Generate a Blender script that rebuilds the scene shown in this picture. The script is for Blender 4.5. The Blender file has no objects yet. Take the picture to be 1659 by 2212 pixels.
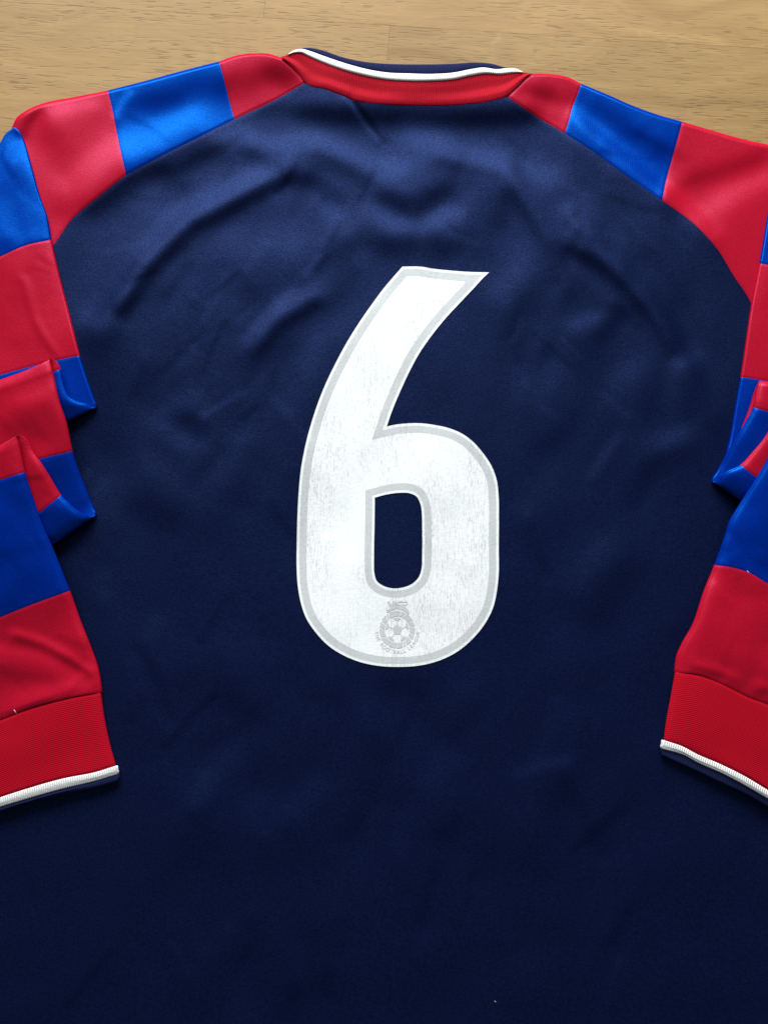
import bpy, math, random
import numpy as np
from mathutils import Vector, geometry

random.seed(4)
scene = bpy.context.scene
rad = math.radians

# ------------------------------------------------------------------ camera
TILT, DIST, HALF = rad(12.0), 0.5555, rad(30.0)
CAM = (0.0, -DIST * math.sin(TILT), DIST * math.cos(TILT))
cd = bpy.data.cameras.new('camera')
cam = bpy.data.objects.new('camera', cd)
scene.collection.objects.link(cam)
cam.location = CAM
cam.rotation_euler = (TILT, 0, 0)
cd.sensor_fit = 'VERTICAL'
cd.angle = 2 * HALF
cd.clip_start, cd.clip_end = 0.01, 50
scene.camera = cam

# ------------------------------------------------------------------ light: one window beyond the table, dim room
world = bpy.data.worlds.new('World')
scene.world = world
world.use_nodes = True
bg = world.node_tree.nodes['Background']
bg.inputs[0].default_value = (0.90, 0.95, 1.0, 1)
bg.inputs[1].default_value = 0.18

def area(name, loc, target, sx, sy, power, col):
    l = bpy.data.lights.new(name, 'AREA')
    l.shape, l.size, l.size_y, l.energy, l.color = 'RECTANGLE', sx, sy, power, col
    o = bpy.data.objects.new(name, l)
    scene.collection.objects.link(o)
    o.location = loc
    d = Vector(target) - Vector(loc)
    o.rotation_euler = d.to_track_quat('-Z', 'Y').to_euler()
    return o
area('window_light', (-0.25, 2.20, 1.00), (0, 0.0, 0), 2.3, 1.3, 184, (0.97, 0.985, 1.0))

scene.view_settings.view_transform = 'Standard'
scene.view_settings.look = 'None'
scene.view_settings.exposure = 0.0
scene.view_settings.gamma = 1.0
scene.render.engine = 'CYCLES'
scene.cycles.samples = 128

# ------------------------------------------------------------------ measuring: photo position (1659 x 2212 grid) + height in mm -> metres
FOC = 1106.0 / math.tan(HALF)
CT, ST = math.cos(TILT), math.sin(TILT)
def P(u, v, z):
    u, v, z = np.asarray(u, float), np.asarray(v, float), np.asarray(z, float)
    dx, dy = (u - 829.5) / FOC, -(v - 1106.0) / FOC
    wy, wz = dy * CT + ST, dy * ST - CT
    t = (z * 0.001 - CAM[2]) / wz
    return np.stack([CAM[0] + t * dx, CAM[1] + t * wy, CAM[2] + t * wz], -1)

# ------------------------------------------------------------------ materials
def mat(name):
    m = bpy.data.materials.new(name)
    m.use_nodes = True
    return m, m.node_tree, m.node_tree.nodes['Principled BSDF']
def nd(nt, t, **kw):
    n = nt.nodes.new(t)
    for k, v in kw.items():
        if k.startswith('i_'):
            n.inputs[k[2:].replace('_', ' ')].default_value = v
        else:
            setattr(n, k, v)
    return n
def lk(nt, a, b): nt.links.new(a, b)
def mixc(nt, fac, a, b, mode='MIX'):
    m = nt.nodes.new('ShaderNodeMix'); m.data_type = 'RGBA'; m.blend_type = mode
    for sock, val in ((m.inputs[0], fac), (m.inputs[6], a), (m.inputs[7], b)):
        if hasattr(val, 'is_linked'): nt.links.new(val, sock)
        else: sock.default_value = val
    return m.outputs[2]
def ramp(nt, fac, p0, p1, c0=(0,0,0,1), c1=(1,1,1,1)):
    r = nt.nodes.new('ShaderNodeValToRGB')
    r.color_ramp.elements[0].position, r.color_ramp.elements[1].position = p0, p1
    r.color_ramp.elements[0].color, r.color_ramp.elements[1].color = c0, c1
    nt.links.new(fac, r.inputs[0])
    return r.outputs[0]
def coords(nt, kind, scale, rot=(0,0,0)):
    tc = nt.nodes.new('ShaderNodeTexCoord'); mp = nt.nodes.new('ShaderNodeMapping')
    mp.inputs['Scale'].default_value = scale; mp.inputs['Rotation'].default_value = rot
    nt.links.new(tc.outputs[kind], mp.inputs[0])
    return mp.outputs[0]
def noise(nt, vec, scale, detail=2, rough=0.5, dist=0.0):
    n = nd(nt, 'ShaderNodeTexNoise', i_Scale=scale, i_Detail=detail, i_Roughness=rough, i_Distortion=dist)
    nt.links.new(vec, n.inputs['Vector'])
    return n.outputs['Fac']
def bump(nt, h, strength, dist, prev=None):
    b = nd(nt, 'ShaderNodeBump', i_Strength=strength, i_Distance=dist)
    nt.links.new(h, b.inputs['Height'])
    if prev: nt.links.new(prev, b.inputs['Normal'])
    return b.outputs[0]

def addn(nt, *terms):
    """weighted sum of heights: (socket, weight), ..."""
    tot = None
    for sock, wgt in terms:
        m = nd(nt, 'ShaderNodeMath', operation='MULTIPLY_ADD')
        nt.links.new(sock, m.inputs[0]); m.inputs[1].default_value = wgt
        if tot is None: m.inputs[2].default_value = 0.0
        else: nt.links.new(tot, m.inputs[2])
        tot = m.outputs[0]
    return tot
def fabric(name, col, rough, gloss, grain=0.25, knit=0.0002, lustre=0.30):
    """dyed polyester: matt dye plus a lustre that takes the colour of the fibre"""
    m, nt, b = mat(name)
    nt.nodes.remove(b)
    v = coords(nt, 'Object', (1, 1, 1), (0, 0, rad(3)))
    n1 = noise(nt, v, 900, 1, 0.7)
    n3 = noise(nt, v, 110, 2, 0.6)
    w1 = nd(nt, 'ShaderNodeTexWave', wave_type='BANDS', bands_direction='X', i_Scale=210, i_Distortion=0.6)
    lk(nt, v, w1.inputs[0])
    nr = bump(nt, addn(nt, (w1.outputs['Fac'], 0.15), (n1, 0.9), (n3, 1.3)), 0.6, knit)
    def var(c, g): return mixc(nt, ramp(nt, n1, 0.3, 0.7), tuple(k * (1 - g) for k in c) + (1,), tuple(min(1, k * (1 + g)) for k in c) + (1,))
    d = nd(nt, 'ShaderNodeBsdfDiffuse'); g = nd(nt, 'ShaderNodeBsdfGlossy', i_Roughness=rough)
    lk(nt, var(col, grain), d.inputs['Color']); lk(nt, var(gloss, lustre), g.inputs['Color'])
    lk(nt, nr, d.inputs['Normal']); lk(nt, nr, g.inputs['Normal'])
    ad = nd(nt, 'ShaderNodeAddShader'); lk(nt, d.outputs[0], ad.inputs[0]); lk(nt, g.outputs[0], ad.inputs[1])
    lk(nt, ad.outputs[0], nt.nodes['Material Output'].inputs['Surface'])
    return m

M = {}
M['navy'] = fabric('navy_knit', (0.0014, 0.0030, 0.0180), 0.50, (0.0056, 0.0096, 0.0275), 0.22, 0.00017)
M['red'] = fabric('red_satin', (0.335, 0.0030, 0.0155), 0.38, (0.029, 0.0085, 0.0155), 0.06, 0.0001, 0.2)
M['blue'] = fabric('blue_satin', (0.0003, 0.012, 0.190), 0.36, (0.0010, 0.022, 0.075), 0.07, 0.0001, 0.2)

def rib(name, col, period, rough, grain, axis='X', depth=0.0004, spec=0.05):
    m, nt, b = mat(name)
    v = coords(nt, 'UV', (1, 1, 1))
    w = nd(nt, 'ShaderNodeTexWave', wave_type='BANDS', bands_direction=axis, i_Scale=0.314 / period, i_Distortion=0.5, i_Detail=2.0)
    w.inputs['Detail Scale'].default_value = 6.0
    lk(nt, v, w.inputs[0])
    n1 = noise(nt, v, 700, 2, 0.7)
    dark = tuple(c * (1 - grain) for c in col) + (1,)
    c = mixc(nt, ramp(nt, w.outputs['Fac'], 0.0, 0.45), dark, col + (1,))
    lite = tuple(min(1, k * 1.12) for k in col) + (1,)
    c = mixc(nt, ramp(nt, n1, 0.35, 0.75), c, mixc(nt, 0.6, c, lite))
    lk(nt, c, b.inputs['Base Color'])
    b.inputs['Roughness'].default_value = rough
    b.inputs['Specular IOR Level'].default_value = spec
    b.inputs['Sheen Weight'].default_value = 0.01
    b.inputs['Sheen Tint'].default_value = b.inputs['Specular Tint'].default_value = tuple(min(1, 0.25 + k) for k in col) + (1,)
    lk(nt, bump(nt, addn(nt, (w.outputs['Fac'], 1.0), (n1, 0.5)), 0.8, depth), b.inputs['Normal'])
    return m
M['rib_red'] = rib('red_rib_knit', (0.345, 0.004, 0.015), 0.0013, 0.7, 0.25)
M['rib_red_cuff'] = rib('red_cuff_knit', (0.35, 0.004, 0.014), 0.0011, 0.8, 0.09, 'Y', 0.0001, 0.05)
M['rib_white'] = rib('white_rib_knit', (0.78, 0.78, 0.76), 0.0013, 0.8, 0.25, 'X', 0.0004)
M['rib_navy'] = rib('navy_rib_knit', (0.010, 0.015, 0.062), 0.0013, 0.8, 0.4, 'X', 0.0005)

M['rib_navy_cuff'] = rib('navy_cuff_knit', (0.012, 0.017, 0.062), 0.0013, 0.8, 0.35, 'X', 0.0004)
def print_mat(name, col, crack):
    m, nt, b = mat(name)
    v = coords(nt, 'Object', (1, 1, 1))
    vs = coords(nt, 'Object', (1.0, 0.055, 1.0))
    warp = noise(nt, vs, 1500, 2, 0.6, 0.3)
    # hairline vertical cracks: thin iso-lines of a stretched noise, only in worn patches
    d = nd(nt, 'ShaderNodeMath', operation='SUBTRACT'); lk(nt, warp, d.inputs[0]); d.inputs[1].default_value = 0.5
    a = nd(nt, 'ShaderNodeMath', operation='ABSOLUTE'); lk(nt, d.outputs[0], a.inputs[0])
    line = ramp(nt, a.outputs[0], 0.0, 0.022, (1,1,1,1), (0,0,0,1))
    patch = ramp(nt, noise(nt, coords(nt, 'Object', (1, 0.35, 1)), 55, 3, 0.65), 0.36, 0.62)
    fac = nd(nt, 'ShaderNodeMath', operation='MULTIPLY'); lk(nt, line, fac.inputs[0]); lk(nt, patch, fac.inputs[1])
    f2 = nd(nt, 'ShaderNodeMath', operation='MULTIPLY'); lk(nt, fac.outputs[0], f2.inputs[0]); f2.inputs[1].default_value = crack
    blot = ramp(nt, noise(nt, v, 40, 4, 0.6), 0.35, 0.7)
    c = mixc(nt, blot, col + (1,), tuple(k * 0.955 for k in col) + (1,))
    c = mixc(nt, f2.outputs[0], c, (0.20, 0.21, 0.24, 1))
    lk(nt, c, b.inputs['Base Color'])
    b.inputs['Roughness'].default_value = 0.55
    b.inputs['Specular IOR Level'].default_value = 0.2
    lk(nt, bump(nt, addn(nt, (noise(nt, v, 450, 2, 0.6), 1.0), (fac.outputs[0], -0.8)), 0.35, 0.0003), b.inputs['Normal'])
    return m
M['print_white'] = print_mat('white_flock_print', (0.80, 0.835, 0.83), 0.75)
M['print_grey'] = print_mat('grey_print', (0.53, 0.56, 0.56), 0.3)
M['print_crest'] = print_mat('crest_print', (0.54, 0.565, 0.565), 0.3)

# ------------------------------------------------------------------ mesh helpers
COL = scene.collection
def link(o, parent=None):
    COL.objects.link(o)
    if parent is not None: o.parent = parent
    return o
def empty(name, parent=None):
    o = bpy.data.objects.new(name, None); o.empty_display_size = 0.02
    return link(o, parent)
def mesh_obj(name, verts, faces, material, parent=None, uv=None, smooth=True):
    me = bpy.data.meshes.new(name)
    me.from_pydata([tuple(map(float, p)) for p in verts] if not isinstance(verts, np.ndarray) else verts.tolist(), [], faces if isinstance(faces, list) else faces.tolist())
    me.materials.append(material)
    if smooth: me.polygons.foreach_set('use_smooth', [True] * len(me.polygons))
    if uv is not None:
        ul = me.uv_layers.new(name='UVMap')
        idx = np.empty(len(me.loops), dtype=np.int32); me.loops.foreach_get('vertex_index', idx)
        ul.data.foreach_set('uv', np.asarray(uv, float)[idx].ravel())
    me.update()
    return link(bpy.data.objects.new(name, me), parent)
def grid_faces(nr, nc, flip=False):
    i, j = np.meshgrid(np.arange(nr - 1), np.arange(nc - 1), indexing='ij')
    a = (i * nc + j).ravel(); b = a + 1; c = a + nc + 1; d = a + nc
    return np.stack([a, d, c, b] if flip else [a, b, c, d], -1)
def grid_obj(name, pts, material, parent, flip=False):
    """pts: rows x cols x 3; uv in metres along rows / columns"""
    nr, nc, _ = pts.shape
    du = np.zeros((nr, nc)); dv = np.zeros((nr, nc))
    du[:, 1:] = np.cumsum(np.linalg.norm(np.diff(pts, axis=1), axis=2), 1)
    du -= du[:, nc // 2][:, None]
    dv[1:] = np.cumsum(np.linalg.norm(np.diff(pts, axis=0), axis=2), 0)
    return mesh_obj(name, pts.reshape(-1, 3), grid_faces(nr, nc, flip), material, parent, np.stack([du.ravel(), dv.ravel()], -1))

def pchip(x, y, xq):
    """monotone cubic through (x, y[k, dims])"""
    x = np.asarray(x, float); y = np.asarray(y, float)
    one = y.ndim == 1
    if one: y = y[:, None]
    h = np.diff(x)[:, None]; dl = np.diff(y, axis=0) / h
    n = len(x); m = np.zeros_like(y)
    if n == 2:
        m[:] = dl[0]
    else:
        w1 = 2 * h[1:] + h[:-1]; w2 = h[1:] + 2 * h[:-1]
        s = dl[:-1] * dl[1:]
        with np.errstate(divide='ignore', invalid='ignore'):
            hm = (w1 + w2) / (w1 / dl[:-1] + w2 / dl[1:])
        m[1:-1] = np.where(s > 0, hm, 0)
        m[0], m[-1] = dl[0], dl[-1]
    xq = np.asarray(xq, float)
    k = np.clip(np.searchsorted(x, xq) - 1, 0, n - 2)
    t = ((xq - x[k]) / (x[k + 1] - x[k]))[:, None]; hk = (x[k + 1] - x[k])[:, None]
    r = (2*t**3 - 3*t**2 + 1) * y[k] + (t**3 - 2*t**2 + t) * hk * m[k] + (-2*t**3 + 3*t**2) * y[k + 1] + (t**3 - t**2) * hk * m[k + 1]
    return r[:, 0] if one else r
def catmull(pts, n):
    """smooth curve through points, n samples evenly by chord length"""
    p = np.asarray(pts, float)
    if len(p) == 2:
        t = np.linspace(0, 1, n)[:, None]; return p[0] * (1 - t) + p[1] * t
    d = np.linalg.norm(np.diff(p[:, :2], axis=0), axis=1); x = np.concatenate([[0], np.cumsum(np.maximum(d, 1e-6))])
    m = np.zeros_like(p)
    h = np.diff(x)[:, None]; dl = np.diff(p, axis=0) / h
    m[1:-1] = (dl[:-1] * h[1:] + dl[1:] * h[:-1]) / (h[1:] + h[:-1]); m[0], m[-1] = dl[0], dl[-1]
    xq = np.linspace(0, x[-1], n)
    k = np.clip(np.searchsorted(x, xq) - 1, 0, len(x) - 2)
    t = ((xq - x[k]) / (x[k + 1] - x[k]))[:, None]; hk = (x[k + 1] - x[k])[:, None]
    return (2*t**3 - 3*t**2 + 1) * p[k] + (t**3 - 2*t**2 + t) * hk * m[k] + (-2*t**3 + 3*t**2) * p[k + 1] + (t**3 - t**2) * hk * m[k + 1]
def seg_dist(u, v, pts):
    d = np.full(np.shape(u), 1e9)
    for (a, b), (c, e) in zip(pts[:-1], pts[1:]):
        dx, dy = c - a, e - b
        L = max(dx * dx + dy * dy, 1e-9)
        t = np.clip(((u - a) * dx + (v - b) * dy) / L, 0, 1)
        d = np.minimum(d, np.hypot(u - a - t * dx, v - b - t * dy))
    return d

# ------------------------------------------------------------------ the cloth relief: slopes of the folds read off the photo, integrated to a height
class Relief:
    def __init__(s, u0, u1, v0, v1, step, strokes, lam=0.12, leak=140.0, noise_amp=0.0, seed=1):
        s.u0, s.v0, s.step = u0, v0, step
        nu, nv = int((u1 - u0) / step), int((v1 - v0) / step)
        U, V = np.meshgrid(u0 + step * np.arange(nu, dtype=float), v0 + step * np.arange(nv, dtype=float))
        g = np.zeros(U.shape)
        for amp, w, pts in strokes:
            xs = [p[0] for p in pts]; ys = [p[1] for p in pts]
            sel = (U > min(xs) - 3*w) & (U < max(xs) + 3*w) & (V > min(ys) - 3*w) & (V < max(ys) + 3*w)
            g[sel] += amp * np.exp(-(seg_dist(U[sel], V[sel], pts) / w) ** 2)
        ku = 2 * np.pi * np.fft.fftfreq(nu, step)[None, :]; kv = 2 * np.pi * np.fft.fftfreq(nv, step)[:, None]
        if noise_amp:
            r = np.random.default_rng(seed).standard_normal(g.shape)
            k2 = ku**2 + kv**2
            f = np.fft.fft2(r) * (np.exp(-k2 * 34.0**2 / 2) + 0.25 * np.exp(-k2 * 14.0**2 / 2) * 0.4)
            r = np.real(np.fft.ifft2(f)); g += noise_amp * r / r.std()
        G = np.fft.fft2(g)
        H = -1j * kv * G / (kv**2 + lam * ku**2 + (1 / leak)**2)
        s.h = np.real(np.fft.ifft2(H)) * 0.29          # px -> mm
    def __call__(s, u, v):
        x = np.clip((np.asarray(u, float) - s.u0) / s.step, 1, s.h.shape[1] - 3)
        y = np.clip((np.asarray(v, float) - s.v0) / s.step, 1, s.h.shape[0] - 3)
        i, j = np.floor(x).astype(int), np.floor(y).astype(int)
        fx, fy = x - i, y - j
        def w(t): return (0.5*(-t**3 + 2*t**2 - t), 0.5*(3*t**3 - 5*t**2 + 2), 0.5*(-3*t**3 + 4*t**2 + t), 0.5*(t**3 - t**2))
        wx, wy = w(fx), w(fy); r = 0
        for a in range(4):
            for b in range(4):
                r = r + wy[a] * wx[b] * s.h[j + a - 1, i + b - 1]
        return r

# (+) cloth leaning towards the window, (-) leaning away
K = 0.46
body_strokes = [
    # left shoulder: long fold sweeping down to the armpit
    (1.00, 24, [(590,372),(560,383),(461,426),(395,459),(349,515),(306,558),(273,614),(230,654),(207,690)]),
    (0.45, 34, [(330,430),(262,505),(225,580)]),
    (-0.95, 15, [(620,391),(577,404),(478,462),(418,492),(366,542),(323,584),(290,640),(262,670)]),
    (-0.50, 22, [(470,322),(420,345),(356,380),(396,404)]),
    (0.40, 14, [(520,278),(450,310),(376,349)]),
    (0.30, 40, [(494,520),(659,532)]),
    (0.55, 20, [(680,628),(640,650),(577,687),(544,735)]),
    (-0.6, 13, [(680,659),(659,672),(610,700),(560,756)]),
    (-0.25, 20, [(544,631),(560,664)]),
    (0.40, 24, [(379,868),(349,915),(395,951)]), (-0.45, 20, [(405,908),(430,925)]),
    (0.30, 20, [(511,945),(478,1027)]), (-0.25, 20, [(544,978),(527,1077)]),
    (0.35, 22, [(679,730),(643,879)]), (-0.3, 24, [(560,780),(610,747)]), (-0.2, 24, [(323,813),(310,850)]),
    (-0.45, 30, [(247,735),(235,830),(240,960)]),
    (0.25, 28, [(330,1000),(400,1050)]), (-0.25, 26, [(300,1090),(360,1120)]),
    # yoke under the collar
    (-1.0, 24, [(580,250),(666,246),(865,258),(1000,260),(1142,250)]),
    (0.75, 21, [(548,293),(627,300),(686,303),(726,318),(805,350),(865,360)]),
    (0.75, 26, [(884,290),(944,303),(1023,337),(1102,357),(1190,385)]),
    (-0.45, 18, [(686,335),(746,362),(790,390)]),
    (-0.55, 17, [(548,335),(607,368),(686,398),(726,430)]),
    (-0.60, 22, [(835,428),(870,444),(908,448),(948,420)]),
    (0.65, 22, [(812,455),(850,485),(904,497),(970,460)]),
    (0.35, 20, [(800,395),(860,398)]),
    (-0.40, 14, [(955,350),(1043,368),(1102,382)]),
    (-0.40, 24, [(1102,416),(1082,478)]), (0.35, 20, [(1010,420),(1000,480)]),
    (0.40, 24, [(706,436),(746,497)]), (-0.35, 22, [(766,518),(700,560)]),
    (-0.55, 24, [(836,530),(924,512),(960,540)]), (0.25, 24, [(1000,560),(1060,620)]),
    (-0.3, 26, [(760,590),(720,650)]), (0.3, 24, [(790,560),(810,640)]),
    # crease from the collar
    (0.9, 6, [(745,208),(765,232),(790,270),(815,298)]), (-0.8, 6, [(757,208),(778,235),(803,272),(830,305)]),
    # right shoulder
    (0.50, 18, [(1122,376),(1136,404),(1173,461),(1207,526),(1224,604)]),
    (-0.40, 14, [(1100,420),(1145,470),(1180,530),(1196,600)]),
    (0.95, 22, [(1235,440),(1248,451),(1306,519),(1367,580),(1418,642),(1452,706),(1486,774)]),
    (0.35, 22, [(1486,774),(1520,830),(1540,880)]),
    (-0.85, 16, [(1231,538),(1300,576),(1360,628),(1412,690),(1448,756)]),
    (-0.30, 14, [(1231,430),(1290,495)]), (-0.30, 26, [(1395,560),(1452,650)]),
    (0.50, 20, [(1240,700),(1290,690)]), (-0.45, 18, [(1306,715),(1342,676)]),
    (0.30, 30, [(1146,825),(1190,808)]), (0.30, 26, [(1367,791),(1340,810)]),
    (-0.30, 26, [(1430,800),(1401,880)]), (0.40, 20, [(1425,955),(1480,935)]), (-0.3, 24, [(1400,1000),(1470,985)]),
    (-0.25, 26, [(1240,900),(1180,960)]), (0.2, 26, [(1200,1010),(1150,1100)]), (-0.3, 24, [(1140,640),(1110,720)]),
    (0.25, 26, [(1120,560),(1090,640)]), (0.25, 30, [(1300,1180),(1240,1260)]), (-0.25, 30, [(1350,1240),(1300,1330)]),
    # below the number
    (-0.40, 24, [(845,1480),(880,1478)]), (-0.22, 22, [(505,1515),(540,1528)]), (-0.22, 22, [(680,1500),(720,1505)]),
    (-0.35, 22, [(808,1612),(802,1708),(763,1794)]), (-0.25, 22, [(980,1780),(960,1800)]), (-0.3, 24, [(1010,1540),(990,1590)]),
    (0.28, 28, [(954,1635),(930,1680)]), (0.28, 30, [(683,1701),(640,1740)]), (0.2, 34, [(480,1640),(430,1700)]),
    (0.2, 34, [(1180,1660),(1130,1760)]), (-0.2, 34, [(1260,1600),(1210,1720)]),
    # raglan panels
    (-0.9, 34, [(505,185),(560,165),(620,158)]), (-0.6, 26, [(1170,195),(1215,225)]), (-0.5, 30, [(330,215),(440,185)]),
    (-0.6, 22, [(200,450),(300,385),(440,320)]),
    (0.55, 26, [(268,300),(200,352),(150,400)]), (-0.45, 24, [(120,300),(140,380),(130,450)]), (0.35, 16, [(100,238),(200,222)]),
    (-0.9, 12, [(84,238),(62,262),(50,290)]), (0.5, 10, [(280,200),(262,225),(252,248)]), (0.40, 24, [(410,245),(350,280),(290,330)]),
    (-0.3, 20, [(300,225),(380,215)]), (-0.35, 18, [(590,150),(620,175)]), (0.2, 18, [(540,150),(520,190)]),
    (0.95, 16, [(1238,240),(1270,268),(1311,300),(1378,356),(1432,405)]), (-0.5, 22, [(1290,235),(1350,280),(1420,330)]),
    (0.6, 15, [(1440,397),(1497,451),(1540,500)]), (0.4, 26, [(1659,380),(1590,412),(1500,470)]), (-0.5, 18, [(1640,345),(1560,370),(1480,395)]),
    (-0.35, 14, [(1130,190),(1180,205)]), (0.3, 12, [(1140,215),(1200,235)]),
]
# faint long creases all over the worn cloth; on the shoulders they run down from the collar
rr_ = random.Random(8)
for _ in range(110):
    u_, v_ = rr_.uniform(300, 1420), rr_.uniform(290, 900)
    base = math.atan2(v_ - 120, (u_ - 870) * 0.9); an = base + rr_.gauss(0, rad(22)); L_ = rr_.uniform(30, 120)
    if 640 < u_ < 1090 and v_ > 560: continue
    body_strokes.append((rr_.choice((-1, 1)) * rr_.uniform(0.10, 0.30), rr_.uniform(5, 11), [(u_, v_), (u_ + L_ * math.cos(an) * .5 + rr_.uniform(-7, 7), v_ + L_ * math.sin(an) * .5), (u_ + L_ * math.cos(an), v_ + L_ * math.sin(an))]))
for _ in range(70):
    u_, v_ = rr_.uniform(150, 1520), rr_.uniform(560, 2200)
    an = rr_.gauss(rad(100), rad(28)); L_ = rr_.uniform(40, 170)
    if 600 < u_ < 1120 and 480 < v_ < 1460: continue
    body_strokes.append((rr_.choice((-1, 1)) * rr_.uniform(0.14, 0.34), rr_.uniform(7, 20), [(u_, v_), (u_ + L_ * math.cos(an) * .5 + rr_.uniform(-8, 8), v_ + L_ * math.sin(an) * .5), (u_ + L_ * math.cos(an), v_ + L_ * math.sin(an))]))
BODY = Relief(-400, 2060, -160, 2720, 4, [(a * K, w * (1.3 if w > 10 else 1.0), p) for a, w, p in body_strokes], 0.12, 130, 0.022, 3)
def hbody(u, v):
    h = 6.2 + BODY(u, v)
    return 1.8 + 1.2 * np.logaddexp(0, (h - 1.8) / 1.2)      # cloth never sinks into the table

# ------------------------------------------------------------------ the table: oak staves
def wood(name):
    m, nt, b = mat(name)
    oi = nt.nodes.new('ShaderNodeObjectInfo')
    tc = nt.nodes.new('ShaderNodeTexCoord')
    off = nd(nt, 'ShaderNodeVectorMath', operation='SCALE'); off.inputs[0].default_value = (7.3, 3.1, 5.7); lk(nt, oi.outputs['Random'], off.inputs['Scale'])
    add = nd(nt, 'ShaderNodeVectorMath', operation='ADD'); lk(nt, tc.outputs['Object'], add.inputs[0]); lk(nt, off.outputs[0], add.inputs[1])
    def mp(sc):
        n = nd(nt, 'ShaderNodeMapping'); n.inputs['Scale'].default_value = sc; lk(nt, add.outputs[0], n.inputs[0]); return n.outputs[0]
    # lazy warp of the growth rings
    wv = noise(nt, mp((1, 1.6, 1)), 6, 2, 0.5)
    rings_in = nd(nt, 'ShaderNodeVectorMath', operation='ADD'); lk(nt, mp((0.55, 9, 1)), rings_in.inputs[0])
    cw = nd(nt, 'ShaderNodeCombineXYZ'); lk(nt, wv, cw.inputs[1]); 
    sc2 = nd(nt, 'ShaderNodeVectorMath', operation='SCALE'); lk(nt, cw.outputs[0], sc2.inputs[0]); sc2.inputs['Scale'].default_value = 1.6
    lk(nt, sc2.outputs[0], rings_in.inputs[1])
    rings = noise(nt, rings_in.outputs[0], 7.5, 4, 0.62)
    fine = noise(nt, mp((0.04, 1, 1)), 520, 4, 0.75)
    c = mixc(nt, ramp(nt, rings, 0.30, 0.72), (0.275, 0.172, 0.064, 1), (0.385, 0.252, 0.104, 1))
    c = mixc(nt, ramp(nt, fine, 0.30, 0.72), mixc(nt, 0.38, c, (0.19, 0.092, 0.031, 1)), c)
    # open pores: short dark dashes along the grain, gathered in bands
    pores = ramp(nt, noise(nt, mp((0.11, 1, 1)), 900, 0, 0.5, 0.1), 0.60, 0.70)
    band = ramp(nt, noise(nt, mp((0.22, 1, 1)), 46, 3, 0.6), 0.33, 0.60)
    pf = nd(nt, 'ShaderNodeMath', operation='MULTIPLY'); lk(nt, pores, pf.inputs[0]); lk(nt, band, pf.inputs[1])
    pg = nd(nt, 'ShaderNodeMath', operation='MULTIPLY'); lk(nt, pf.outputs[0], pg.inputs[0]); pg.inputs[1].default_value = 0.45
    c = mixc(nt, pg.outputs[0], c, (0.095, 0.052, 0.019, 1))
    # pale medullary flecks crossing the grain
    fl = ramp(nt, noise(nt, mp((1.0, 0.5, 1)), 95, 1, 0.4, 0.9), 0.64, 0.74)
    fpatch = ramp(nt, noise(nt, mp((1, 1, 1)), 17, 2, 0.5), 0.50, 0.68)
    ff = nd(nt, 'ShaderNodeMath', operation='MULTIPLY'); lk(nt, fl, ff.inputs[0]); lk(nt, fpatch, ff.inputs[1])
    fg = nd(nt, 'ShaderNodeMath', operation='MULTIPLY'); lk(nt, ff.outputs[0], fg.inputs[0]); fg.inputs[1].default_value = 0.45
    c = mixc(nt, fg.outputs[0], c, (0.40, 0.275, 0.130, 1))
    tone = ramp(nt, oi.outputs['Random'], 0, 1, (0.90, 0.90, 0.88, 1), (1.06, 1.05, 1.05, 1))
    c = mixc(nt, 1.0, c, tone, 'MULTIPLY')
    lk(nt, c, b.inputs['Base Color'])
    b.inputs['Roughness'].default_value = 0.55
    b.inputs['Specular IOR Level'].default_value = 0.12
    lk(nt, bump(nt, addn(nt, (pf.outputs[0], -1.0), (fine, 0.3)), 0.35, 0.0003), b.inputs['Normal'])
    return m
M['oak'] = wood('oiled_oak')
def knot_mat():
    m, nt, b = mat('oak_pin_knot')
    n = noise(nt, coords(nt, 'Object', (1, 1, 1)), 900, 2)
    lk(nt, mixc(nt, n, (0.10, 0.055, 0.025, 1), (0.22, 0.13, 0.06, 1)), b.inputs['Base Color'])
    b.inputs['Roughness'].default_value = 0.6
    return m
M['knot'] = knot_mat()

table = empty('wooden_tabletop')
table['label'] = 'pale oak tabletop of glued staves underneath the football shirt'
table['category'] = 'tabletop'
pa, pb = P(0, 3, 0), P(761, 50, 0)
TROT = math.atan2(pb[1] - pa[1], pb[0] - pa[0])
ct, st_ = math.cos(TROT), math.sin(TROT)
def to_local(p):
    d = p - pa
    return d[0] * ct + d[1] * st_, -d[0] * st_ + d[1] * ct
j1 = to_local(P(839, 90, 0))[0]; j0 = to_local(P(572, 15, 0))[0]
PITCH, X0, X1 = 0.104, -0.52, 1.02
def stave(xa, xb, ya, yb, sx, sy):
    import bmesh
    bm = bmesh.new()
    r = bmesh.ops.create_cube(bm, size=1.0)
    for v in bm.verts:
        v.co.x *= (xb - xa - 0.00003); v.co.y *= (yb - ya - 0.00003); v.co.z *= 0.027
    bmesh.ops.bevel(bm, geom=[e for e in bm.edges], offset=0.00008, segments=1, affect='EDGES')
    me = bpy.data.meshes.new('stave'); bm.to_mesh(me); bm.free()
    me.materials.append(M['oak'])
    o = link(bpy.data.objects.new('stave', me), table)
    cx, cy = (xa + xb) / 2, (ya + yb) / 2
    o.location = (pa[0] + cx * ct - cy * st_, pa[1] + cx * st_ + cy * ct, -0.0135)
    o.rotation_euler = (0, 0, TROT)
    return o
for k in range(-9, 3):
    ya, yb = k * PITCH, (k + 1) * PITCH
    if k == -1: cuts = [X0, j1, X1]
    elif k == 0: cuts = [X0, j0, X1]
    else:
        c = X0 + random.uniform(0.3, 1.1); cuts = [X0, c, X1]
    for a, b_ in zip(cuts[:-1], cuts[1:]): stave(a, b_, ya, yb, 1, 1)
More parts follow.
